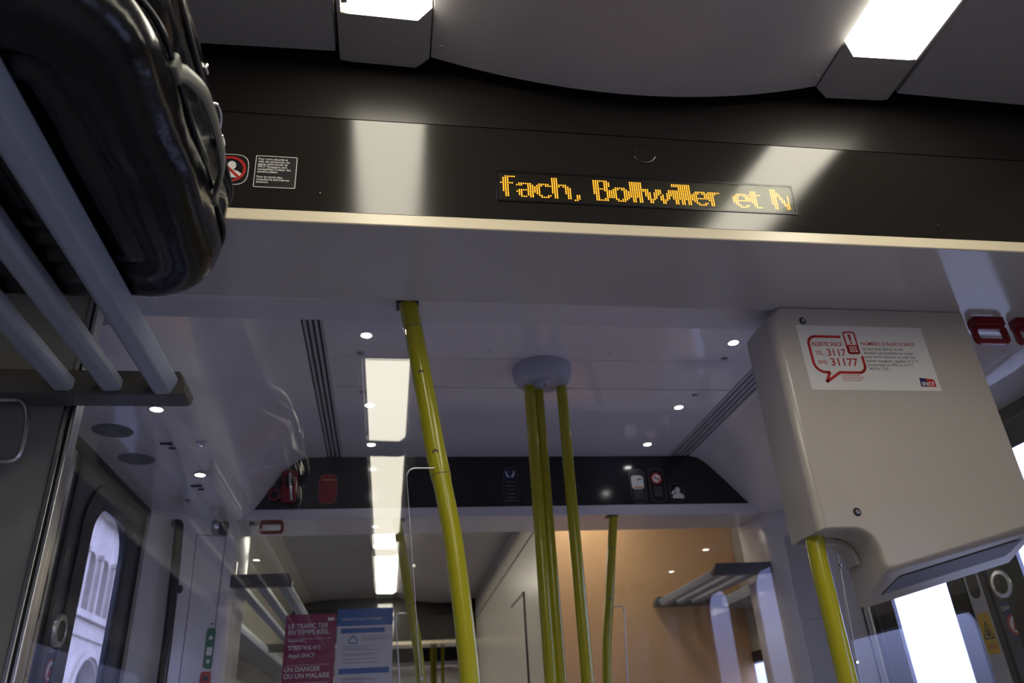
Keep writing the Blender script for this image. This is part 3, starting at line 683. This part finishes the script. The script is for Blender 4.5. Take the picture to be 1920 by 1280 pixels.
rack('r', 3.16, 3.985, 'short slatted luggage rack on the right in front of the tan wall', [(3.14, 3.18), (3.93, 3.985)])

# ================================================================== SUITCASE
t = thing('suitcase', (-.47, .79, .625), 'glossy black suitcase lying on the near rack at the upper left, handle towards the aisle', 'suitcase')
SX0, SX1, SY0, SY1, SZ0, SZ1 = -.69, -.250, .505, 1.078, .6235, .838
def outline(ins, n=14, r=.125):
    P = []
    rr = max(.004, r-ins)
    x0, x1, y0, y1 = SX0+ins, SX1-ins, SY0+ins, SY1-ins
    for cx, cy, a0 in ((x1-rr, y1-rr, 0), (x0+rr, y1-rr, 90), (x0+rr, y0+rr, 180), (x1-rr, y0+rr, 270)):
        for k in range(n+1):
            a = math.radians(a0+90*k/n); P.append((cx+rr*math.cos(a), cy+rr*math.sin(a)))
        # subdivide the straight run
        nx = {0: (x0+rr, y1), 90: (x0, y0+rr), 180: (x1-rr, y0), 270: (x1, y1-rr)}[a0]
        for k in range(1, 10): P.append((P[-1][0]+(nx[0]-P[-1][0])/(10-k+1), P[-1][1]+(nx[1]-P[-1][1])/(10-k+1)))
    return P
from mathutils import noise as mn
def wob(x, y, z, a): return a*mn.noise(V((x*9, y*9, z*9)))
rings = []
# bottom, from the centre outwards, with concentric ridges
for k in range(34):
    u = k/33; ins = .20*(1-u)**1.1+.034
    z = SZ0+.0035*(1+math.sin(ins*150))*min(1, (1-u)*3) + .0
    rings.append((ins, z))
for a in range(10, 90, 10):
    rings.append((.036*(1-math.sin(math.radians(a))), SZ0+.036*(1-math.cos(math.radians(a)))))
mid = .725
for z, e in ((.662, 0), (.676, -.002), (.690, 0), (.697, .0025), (.699, .0045), (.702, .0045), (.704, .0), (.742, .0), (.7445, .004), (.752, .005), (.7595, .004), (.762, 0), (.776, -.001), (.779, .003), (.784, .003), (.787, 0)):
    rings.append((e, z))
for a in range(0, 91, 10):
    rings.append((.045*(1-math.cos(math.radians(a))), SZ1-.045+.045*math.sin(math.radians(a))))
for k in range(1, 8): rings.append((.045+.15*k/7, SZ1))
mb = MB(); npt = len(outline(0)); vs = []
for ins, z in rings:
    for x, y in outline(ins):
        dz = wob(x, y, z, .010) if z < .66 else 0
        dx = wob(x, y*1.3, z*2, .007)
        vs.append((x+dx*(1 if x > -.4 else 0), y+wob(y, x, z, .006), z+max(0, dz) if z < .66 else z))
fs = [(i*npt+j, i*npt+(j+1) % npt, (i+1)*npt+(j+1) % npt, (i+1)*npt+j) for i in range(len(rings)-1) for j in range(npt)]
fs += [tuple(range(npt))[::-1], tuple(range((len(rings)-1)*npt, len(rings)*npt))]
build('shell', mb.add(vs, fs), M['case'], t, smooth=60)
zp = [(x, y, .7705) for x, y in outline(-.002)]; zp.append(zp[0])
build('zipper', MB().tube(zp, .0042, 8, cap=False), M['black'], t, smooth=60)
zp = [(x, y, .694) for x, y in outline(-.001)]; zp.append(zp[0])
build('piping', MB().tube(zp, .0035, 8, cap=False), M['blackg'], t, smooth=60)
# side handle: flat strap bowed outwards
hp = [(-.248, .668, .694), (-.238, .682, .700), (-.228, .715, .706), (-.226, .77, .708), (-.228, .825, .704), (-.238, .862, .698), (-.248, .880, .690)]
hc = curve_pts(hp, 30); hm = MB(); vs = []
for i, p in enumerate(hc):
    wz = .0125 if 3 < i < len(hc)-4 else .0145
    d = (hc[min(i+1, len(hc)-1)]-hc[max(i-1, 0)]).normalized(); n_ = V((d.y, -d.x, 0)).normalized()
    for a in range(12):
        an = 2*math.pi*a/12; vs.append(p+n_*math.cos(an)*.0042+V((0, 0, 1))*math.sin(an)*wz)
hm.add(vs, [(i*12+a, i*12+(a+1) % 12, (i+1)*12+(a+1) % 12, (i+1)*12+a) for i in range(len(hc)-1) for a in range(12)]+[tuple(range(12))[::-1], tuple(range((len(hc)-1)*12, len(hc)*12))])
h = build('side_handle', hm, M['handle'], t, smooth=50)
for y in (.664, .884):
    build('handle_mount', MB().box(-.262, -.243, y-.014, y+.014, .680, .706), M['handle'], h, bevel=.004, seg=3)
z = build('zip_pull', MB().tube(curve_pts([(-.247, .800, .776), (-.240, .806, .781), (-.238, .822, .779), (-.241, .838, .772), (-.246, .846, .767)], 14), .0022, 8), M['chrome'], t, smooth=50)
build('buckle', MB().box(-.250, -.240, .856, .874, .760, .776).box(-.250, -.242, .748, .760, .786, .796), M['chrome'], t, bevel=.002)

# ================================================================== GLASS SCREENS
def screen(Y, side, z1, label, k_=1.):
    r = side == 'r'; q = (lambda x: x) if not r else (lambda x: .966-x)
    xw = (-.5705 if Y < 2 else -.579) if not r else .966-1.599
    if r and Y < 2: xw = .966-XR+.002
    t = thing('glass_screen', (q(-.27), Y, ZF), label, 'screen', 'glass draught screens')
    X = lambda z: (.0285+(.470-z)*.075)*k_
    pts = [(xw, -1.0), (xw, z1), (X(.47)+.012, z1), (X(.47)+.012, .484), (X(.47)+.006, .476)]
    pts += [(X(.45), .452), (X(.30), .30), (X(.10), .10), (X(-.1), -.1), (X(-.3), -.3), (X(-.3), -1.0)]
    if z1 > .5: pts[2:5] = ([(.0155, z1), (.041, .65), (.062, .52), (.070, .4755)] if Y < 2 else [(.012, z1), (.038, .65), (.062, .52), (.070, .4755)])+[(X(.47)+.014, .4755), (X(.47)+.004, .470)]
    P = [(q(x), z) for x, z in pts]
    fr = (V((0, Y, 0)), V((1, 0, 0)), V((0, 0, 1)), V((0, 1, 0)))
    build('pane', MB().prism(P, fr, 0, .006), M['glass'], t, smooth=0)
    tp = [V((q(.082*k_), Y-.002, .4745)), *[V((q(X(.46)+.016-.016*math.sin(math.radians(a))), Y-.002, .4585+.016*math.cos(math.radians(a)))) for a in (0, 18, 36, 54, 72, 90)]]+[V((q(X(z)), Y-.002, z)) for z in (.4, .3, .2, .1, 0, -.2, -.3, -1.)]
    build('edge_trim', MB().tube(tp, [(.0017 if k < 6 else .0008) if Y < 2 else .0025 for k in range(len(tp))], 8), M['alu'], t, smooth=60)
    for z in (.293, .108):
        if Y < 2: build('clamp_bolt', MB().lathe((q(X(z)+.0018), Y-.001, z), (0, -1, 0), [(.0042, 0), (.0042, .004), (.003, .005)], 16), M['chrome'], t, smooth=40)
    build('floor_channel', MB().box(min(q(xw), q(X(-.3))), max(q(xw), q(X(-.3))), Y-.008, Y+.014, ZF, -.99), M['alu'], t)
    return t
screen(1.408, 'l', .8385, 'near glass screen left of the large yellow pole, mirroring the strip light', 1.0)
screen(1.512, 'r', .8600, 'near glass screen behind and below the grey housing at the right')
screen(3.135, 'l', .838, 'far glass screen carrying the magenta and the blue poster')
screen(3.135, 'r', .838, 'far glass screen in front of the tan wall on the right')

# posters on the far glass
PFR = (V((0, 3.1335, 0)), V((1, 0, 0)), V((0, 0, 1)), V((0, -1, 0)))
o = sticker_base('poster', rrect(-.380, -.194, -.12, .484, .006), PFR, M['magenta'], 'magenta poster with white lettering on the far glass screen', 'poster')
tx = lambda s, sz, x, y, m_=M['whitep'], **k_: text('lettering', s, sz, PFR, x, y, .0010, m_, o, **k_)
tx('LE TRAFIC TER', .0235, -.369, .434, bold=.0003, sx=.95); tx('EN TEMPS RÉEL', .0235, -.369, .412, bold=.0003, sx=.95)
tx('0 805 415 415', .021, -.362, .358, bold=.0002, sx=.95); tx('Appli SNCF', .021, -.362, .332, bold=.0002, sx=.95)
tx('UN DANGER', .0235, -.374, .284, bold=.0003, sx=.95); tx('OU UN MALAISE', .0235, -.374, .261, bold=.0003, sx=.95)
tx('3117', .023, -.362, .212, bold=.0003); tx('SMS 31177', .023, -.303, .212, bold=.0002, sx=.95)
lm = MB()
for z in (.395, .305, .245): lm.prism([(-.366, z), (-.21, z), (-.21, z+.0012), (-.366, z+.0012)], PFR, .0009, .0011)
for z in (.388, .370, .240): lm.prism([(-.366, z), (-.31, z), (-.31, z+.003), (-.366, z+.003)], PFR, .0009, .0011)
build('rules', lm, M['whitep'], o)
build('ticket_symbol', MB().prism([(-.226, .458), (-.204, .458), (-.199, .464), (-.204, .470), (-.226, .470)], PFR, .0009, .0012), M['whitep'], o)
o = sticker_base('poster', rrect(-.190, .018, -.12, .498, .002), PFR, M['posterw'], 'white information poster with blue heading bars, right of the magenta one', 'poster')
build('heading', MB().prism([(-.190, .436), (.018, .436), (.018, .498), (-.190, .498)], PFR, .0009, .0012), M['bluep'], o)
build('blue_bars', MB().prism([(-.175, .410), (-.012, .410), (-.012, .427), (-.175, .427)], PFR, .0009, .0012).prism([(-.178, .268), (.006, .268), (.006, .287), (-.178, .287)], PFR, .0009, .0012), M['bluep'], o)
text('lettering', 'INFORMATIONS VOYAGEURS', .0115, PFR, -.175, .456, .0014, M['whitep'], o)
build('plan_symbol', MB().ring([(-.145, .372), (-.113, .372), (-.113, .388), (-.129, .402), (-.145, .388)], [(-.141, .376), (-.117, .376), (-.117, .386), (-.129, .396), (-.141, .386)], PFR, .0009, .0012), M['bluep'], o)
lm = MB(); rnd = random.Random(3)
for z in (.398, .390, .384, .362, .355, .349, .336, .330, .318, .305, .252, .247, .238, .228, .222, .21, .20, .19, .18): 
    a = -.165 if z < .37 else -.10; lm.prism([(a, z), (a+.07+.08*rnd.random(), z), (a+.07+.08*rnd.random(), z+.0018), (a, z+.0018)], PFR, .0009, .0011)
build('small_print', lm, M['greyp'], o)

# ================================================================== STICKERS AND FITTINGS ON THE FAR BULKHEAD
QF = (V((0, 3.1125, 0)), V((1, 0, 0)), V((0, 0, 1)), V((0, -1, 0)))
def capsule(x0, x1, z0, z1, m_, label, name='safety_sticker'):
    P = rrect(x0, x1, z0, z1, (x1-x0)*.36)
    o = sticker_base(name, P, QF, m_, label, 'sticker')
    build('border', MB().ring(inset(P, .0002), inset(P, .0022), QF, .0008, .0011), M['greyp'], o)
    return o
o = capsule(-.290, -.215, .902, 1.028, M['red'], 'plain red rounded sticker on the far black panel, left of the strip light reflection')
build('print', MB().prism([(-.278, 1.000), (-.227, 1.000), (-.227, 1.006), (-.278, 1.006)], QF, .0009, .0012), M['orangep'], o)
o = capsule(.470, .532, .880, 1.050, M['blackp'], 'dark capsule sticker with blue top and two seat symbols, left of the triple pole')
build('blue_field', MB().prism(rrect(.476, .526, 1.000, 1.042, .010), QF, .0009, .0012), M['navy'], o)
build('seat_symbols', MB().prism([(.480, 1.034), (.485, 1.034), (.489, 1.018), (.497, 1.010), (.494, 1.006), (.484, 1.014)], QF, .0013, .0015).prism([(.520, 1.034), (.515, 1.034), (.511, 1.020), (.503, 1.012), (.507, 1.006), (.517, 1.014)], QF, .0013, .0015), M['whitep'], o)
lm = MB()
for z in (.985, .968, .951, .934, .917, .903): lm.prism([(.480, z), (.522, z), (.522, z+.006), (.480, z+.006)], QF, .0009, .0011)
build('small_print', lm, M['greyp'], o)
o = capsule(1.022, 1.092, .888, 1.040, M['blackp'], 'black capsule sticker with a pale picture, first of three on the far panel')
build('picture', MB().prism(rrect(1.030, 1.084, .950, 1.012, .014), QF, .0009, .0012), M['whitep'], o)
build('bottle_symbol', MB().prism([(1.056, .988), (1.078, .994), (1.078, 1.000), (1.056, .994)], QF, .0013, .0015), M['green'], o)
build('tan_shape', MB().prism([(1.036, .953), (1.078, .953), (1.076, .962), (1.040, .960)], QF, .0013, .0015), M['orangep'], o)
lm = MB()
for z in (.940, .932, .924, .916, .908): lm.prism([(1.036, z), (1.080, z), (1.080, z+.0035), (1.036, z+.0035)], QF, .0009, .0011)
build('small_print', lm, M['greyp'], o)
o = capsule(1.110, 1.180, .892, 1.044, M['blackp'], 'black capsule sticker with red no smoking ring, middle of three on the far panel')
build('red_ring', MB().ring(circ(1.145, .998, .025), circ(1.145, .998, .019), QF, .0009, .0013), M['redp'], o)
build('picture', MB().prism(circ(1.145, .998, .0185), QF, .0009, .0011), M['whitep'], o)
build('cigarette', MB().prism([(1.134, .997), (1.158, .993), (1.158, .997), (1.134, 1.001)], QF, .0012, .0014), M['textp'], o)
build('slash', MB().prism([(1.130, 1.010), (1.133, 1.013), (1.160, .986), (1.157, .983)], QF, .0015, .0017), M['redp'], o)
lm = MB()
for z in (.955, .946, .937, .928, .919): lm.prism([(1.126, z), (1.164, z), (1.164, z+.004), (1.126, z+.004)], QF, .0009, .0011)
build('small_print', lm, M['greyp'], o)
P = rrect(1.197, 1.262, .892, .976, .026)
o = sticker_base('pictogram_sticker', P, QF, M['blackp'], 'small round-cornered sticker with pale telephoning head, rightmost on the far panel', 'sticker')
build('border', MB().ring(inset(P, .0002), inset(P, .0020), QF, .0008, .0011), M['greyp'], o)
head_phone(QF, 1.229, .933, .040, M['whitep'], o)
# emergency brake unit with a ring
t = thing('emergency_handle', (-.405, 3.10, .90), 'red emergency unit with pull ring on the far black panel, at its left end', 'handle')
build('housing', MB().prism(rrect(-.432, -.372, .905, 1.035, .012), QF, .0005, .030), M['red'], t, bevel=.004)
build('window', MB().prism(rrect(-.420, -.384, .968, 1.015, .008), QF, .0305, .033), M['blackg'], t)
build('lever', MB().tube(curve_pts([(-.402, 3.078, 1.02), (-.398, 3.070, .98), (-.392, 3.072, .94), (-.388, 3.078, .91)], 12), .005, 8), M['chrome'], t, smooth=50)
build('pull_ring', MB().tube([(-.458+.021*math.cos(a), 3.098, .940+.021*math.sin(a)) for a in [2*math.pi*k/24 for k in range(25)]], .006, 8, cap=False), M['red'], t, smooth=60)
build('ring_arm', MB().tube([(-.437, 3.100, .940), (-.425, 3.098, .945)], .006, 8), M['red'], t)
# red loop handles under the beams
def loop(x, y, z, wx, label, tilt=0.):
    t = thing('red_loop_handle', (x, y, z), label, 'handle', 'red loop handles')
    P = rrect(-wx/2, wx/2, -.052, 0, .014); Q = rrect(-wx/2+.011, wx/2-.011, -.039, -.013, .007)
    fr = (V((x, y, z)), V((1, 0, 0)), V((0, math.sin(tilt), math.cos(tilt))), V((0, -math.cos(tilt), math.sin(tilt))))
    build('loop', MB().ring(P, Q, fr, -.007, .007), M['red'], t, bevel=.003, seg=3)
    build('mount', MB().box(x-wx*.42, x+wx*.42, y-.016, y+.016, z-.006, z+(.0165 if y < 2 else .0005)), M['red'], t, bevel=.0015)
loop(-.462, 3.125, .8395, .094, 'red rectangular loop handle under the far beam, left of the next saloon opening')
loop(1.430, 1.450, .8440, .092, 'red loop handle under the soffit, just right of the grey housing')
loop(1.545, 1.450, .8440, .092, 'second red loop handle at the right edge, cut by the picture edge')
build('socket', MB().box(-.548, -.518, 3.125, 3.14, .826, .8395), M['black'], None, label='tiny black fitting under the far beam, left of the red loop handle', cat='fitting')

# ================================================================== SLANTING PANEL BY THE LEFT DOOR
pa, pb = V((-.855, 2.902, 0)), V((-.63, 3.070, 0)); pt = (pb-pa).normalized(); pn = V((pt.y, -pt.x, 0))
SF = (pa, pt, V((0, 0, 1)), pn)
t = thing('door_grab_rail', tuple(pa+pt*.095+pn*.03+V((0, 0, -.6))), 'dark vertical grab rail on the slanting panel beside the left door', 'rail')
p = lambda u, z, h=.035: pa+pt*u+pn*h+V((0, 0, z))
build('tube', MB().tube(curve_pts([p(.090, .790, .004), p(.092, .782, .028), p(.094, .755), p(.105, .55), p(.112, .25), p(.112, -.3), p(.112, -.62, .03), p(.112, -.64, .004)], 40), .0165, 20), M['blackg'], t, smooth=50)
build('rail_clamp', MB().lathe(tuple(p(.127, .556, .030)), tuple(pt), [(.014, -.01), (.014, .008), (.008, .012)], 20), M['black'], t, smooth=40)
def sealine(name, pts, label):
    return build(name, stroke(MB(), pts, .0025, SF, .0003, .0006), M['textp'], None, label=label, cat='hatch')
sealine('maintenance_hatch', [(.292, .770), (.178, .762), (.185, .5), (.186, -.4), (.292, -.4), (.292, .770)], 'fine outline of the tall hatch in the slanting panel by the left door')
t = thing('door_camera', tuple(p(.262, .77, .0)), 'dark oblong recess with a round lens high on the slanting left panel', 'camera')
P = [(.236, .843), (.262, .846), (.300, .812), (.301, .765), (.276, .762), (.238, .806)]
P = rrect(.232, .300, .770, .830, .012)
build('recess', MB().prism(P, SF, .0004, .002), M['wallg'], t, bevel=.001)
build('cover', MB().prism(rrect(.258, .297, .774, .826, .010), SF, .0021, .004), M['black'], t)
build('lens', MB().lathe(tuple(pa+pt*.247+V((0, 0, .803))+pn*.002), tuple(pn), [(.013, 0), (.012, .004), (.008, .006), (.001, .007)], 20), M['chrome'], t, smooth=50)
SF2 = (pa+pn*.0008, pt, V((0, 0, 1)), pn)
o = sticker_base('exit_sticker', rrect(.263, .296, .300, .438, .012), SF2, M['green'], 'tall narrow green sticker with pale symbols on the slanting panel by the left door', 'sticker')
build('symbols', MB().prism(rrect(.269, .290, .345, .372, .003), SF2, .0009, .0012).prism([(.272, .398), (.287, .398), (.287, .404), (.279, .414), (.272, .404)], SF2, .0009, .0012).prism(circ(.2795, .325, .007, 16), SF2, .0009, .0012), M['whitep'], o)
build('print', MB().prism([(.270, .382), (.289, .382), (.289, .386), (.270, .386)], SF2, .0009, .0012), M['greyp'], o)
o = sticker_base('extinguisher_sticker', rrect(.258, .297, .170, .292, .010), SF2, M['redp'], 'red and yellow sticker under the green one by the left door', 'sticker')
build('yellow_field', MB().prism(rrect(.266, .289, .215, .250, .003), SF2, .0009, .0012), M['yellowp'], o)
build('dark_field', MB().prism(rrect(.266, .289, .262, .278, .003), SF2, .0009, .0012), M['blackp'], o)
build('call_point', MB().lathe(tuple(pa+pt*.279+pn*.001+V((0, 0, .452))), tuple(pn), [(.0035, 0), (.003, .004), (.001, .005)], 12), M['black'], None, label='tiny black knob just above the green sticker', cat='knob')
# hatch on the right slanting panel
qa, qb = V((1.875, 2.902, 0)), V((1.65, 3.070, 0)); qt = (qa-qb).normalized(); qn = V((-qt.y, qt.x, 0)); qn = -qn if qn.y > 0 else qn
RF = (qb, qt, V((0, 0, 1)), qn)
t = thing('maintenance_hatch', tuple(qb+qt*.12+V((0, 0, .37))), 'flat grey hatch cover on the slanting panel left of the right yellow pole', 'hatch')
build('cover', MB().prism(rrect(.004, .150, .384, .728, .012), RF, .0003, .003), M['post'], t, bevel=.0012)
build('cover', MB().prism(rrect(.004, .150, .10, .380, .012), RF, .0003, .003), M['post'], t, bevel=.0012)
for z in (.700, .50): build('lock', MB().lathe(tuple(qb+qt*.025+qn*.003+V((0, 0, z))), tuple(qn), [(.006, 0), (.005, .002), (.001, .002)], 14), M['hub'], t)
b = build('door_grab_rail', MB().tube(curve_pts([qb+qt*u+qn*h+V((0, 0, z)) for u, h, z in ((.262, .004, .79), (.262, .022, .782), (.262, .030, .755), (.262, .030, .4), (.262, .030, 0), (.262, .030, -.6), (.262, .004, -.64))], 30), .0165, 20), M['alu'], None, smooth=50, label='bright vertical grab rail on the slanting panel beside the right door', cat='rail')

# ================================================================== CORRIDOR MODULE IN THE NEXT SALOON
t = thing('corridor_module', (1.32, 5.5, ZF), 'enclosed cabin in the next saloon with tan end wall and beige side', 'cabin')
mp = [(.80, 4.0), (.779, 4.02), (.775, 4.05), (.775, 7.2), (XR-.001, 7.2), (XR-.001, 4.0)]
build('side_wall', MB().box(.775, .80, 4.03, 7.2, ZF, 1.235).box(.80, XR-.002, 7.17, 7.2, ZF, 1.02), M['beige'], t, bevel=.004)
build('end_wall', MB().box(.80, XR-.002, 4.0, 4.03, ZF, 1.235), M['tan'], t)
build('corner_post', MB().tube([(.797, 4.024, ZF), (.797, 4.024, 1.235)], .0235, 20), M['beige'], t, smooth=50)
d = build('sliding_door', MB().box(.768, .7745, 4.55, 5.02, ZF+.01, .770), M['beige'], t, bevel=.002)
build('door_gap', MB().box(.766, .7747, 4.535, 4.549, ZF+.01, .785).box(.766, .7747, 4.535, 5.03, .771, .785), M['black'], d)
build('top_rail', MB().box(.770, .7747, 4.06, 7.2, 1.02, 1.028), M['greyp'], t)

# ================================================================== OUTSIDE: station building on the left, platforms
build('platform', MB().box(-8, -1.3, -20, 60, ZF-.6, ZF-.25), M['paving'], None, label='grey paved station platform outside the left door', cat='platform')
t = thing('station_building', (-8.5, 22, ZF-.25), 'pale stone station front with arched windows seen through the left door', 'building')
wm = MB(); FY0, FY1 = 8, 46
fx = -8.0
wallops = []
fr = (V((fx, 0, 0)), V((0, 1, 0)), V((0, 0, 1)), V((1, 0, 0)))
def arch(cy, z0, zs, r, n=12): return [(cy-r, z0), (cy+r, z0)]+[(cy+r*math.cos(math.pi*k/n), zs+r*math.sin(math.pi*k/n)) for k in range(n+1)]
# front built from piers and arch pieces so that the openings are real
def arcade(z0, z1, base, zs, r, pitch, start):
    y = start; pieces = MB()
    while y < FY1:
        top = [(y-pitch/2, z1), (y-pitch/2, z0), (y-r, z0)]+([(y-r, zs)] if zs > z0 else [])+[(y-r*math.cos(math.pi*k/12), zs+r*math.sin(math.pi*k/12)) for k in range(1, 7)]+[(y, z1)]
        top2 = [(2*y-a, b) for a, b in top][::-1]
        pieces.prism(top, fr, -.45, 0); pieces.prism(top2, fr, -.45, 0)
        if base > z0: pieces.prism([(y-r, z0), (y+r, z0), (y+r, base), (y-r, base)], fr, -.45, 0)
        y += pitch
    return pieces
build('upper_wall', arcade(3.65, 6.3, 3.75, 5.0, .34, 1.12, 10.34), M['stone'], t, smooth=0)
build('lower_wall', arcade(-1.5, 3.60, -1.2, 1.7, 1.0, 2.9, 9.36), M['stone'], t, smooth=0)
build('arch_moulding', (lambda m_: [m_.ring([(y+1.22*math.cos(math.pi*2*k/24), 1.7+1.22*math.sin(math.pi*2*k/24)) for k in range(24)], [(y+1.06*math.cos(math.pi*2*k/24), 1.7+1.06*math.sin(math.pi*2*k/24)) for k in range(24)], fr, 0, .08) for y in [9.36+2.9*i for i in range(12)]][0] and None or m_)(MB()), M['stone'], t, smooth=0)
build('cornice', MB().box(fx-.45, fx+.28, FY0, FY1, 6.3, 6.5).box(fx-.45, fx+.40, FY0, FY1, 6.85, 7.0).box(fx-.45, fx+.05, FY0, FY1, 6.5, 6.85).box(fx-.45, fx+.05, FY0, FY1, 7.0, 8.6).box(fx-.45, fx+.3, FY0, FY1, 8.6, 8.8), M['stone'], t, smooth=0)
build('string_course', MB().box(fx-.45, fx+.12, FY0, FY1, 3.60, 3.78).box(fx-.45, fx+.06, FY0, FY1, 3.15, 3.22), M['stone'], t, smooth=0)
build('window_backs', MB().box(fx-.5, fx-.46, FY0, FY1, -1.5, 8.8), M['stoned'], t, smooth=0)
for i in range(30):
    y = 9.78+1.12*i
    if y < FY1: build('pilaster', MB().box(fx, fx+.12, y-.07, y+.07, 3.78, 5.2).box(fx, fx+.16, y-.11, y+.11, 5.2, 5.32), M['stone'], t, smooth=0)

# ------------------------------------------------------------------ lift everything from eye level to floor level
for o in scn.objects:
    if o.parent is None and o is not cam: o.location.z += EYE
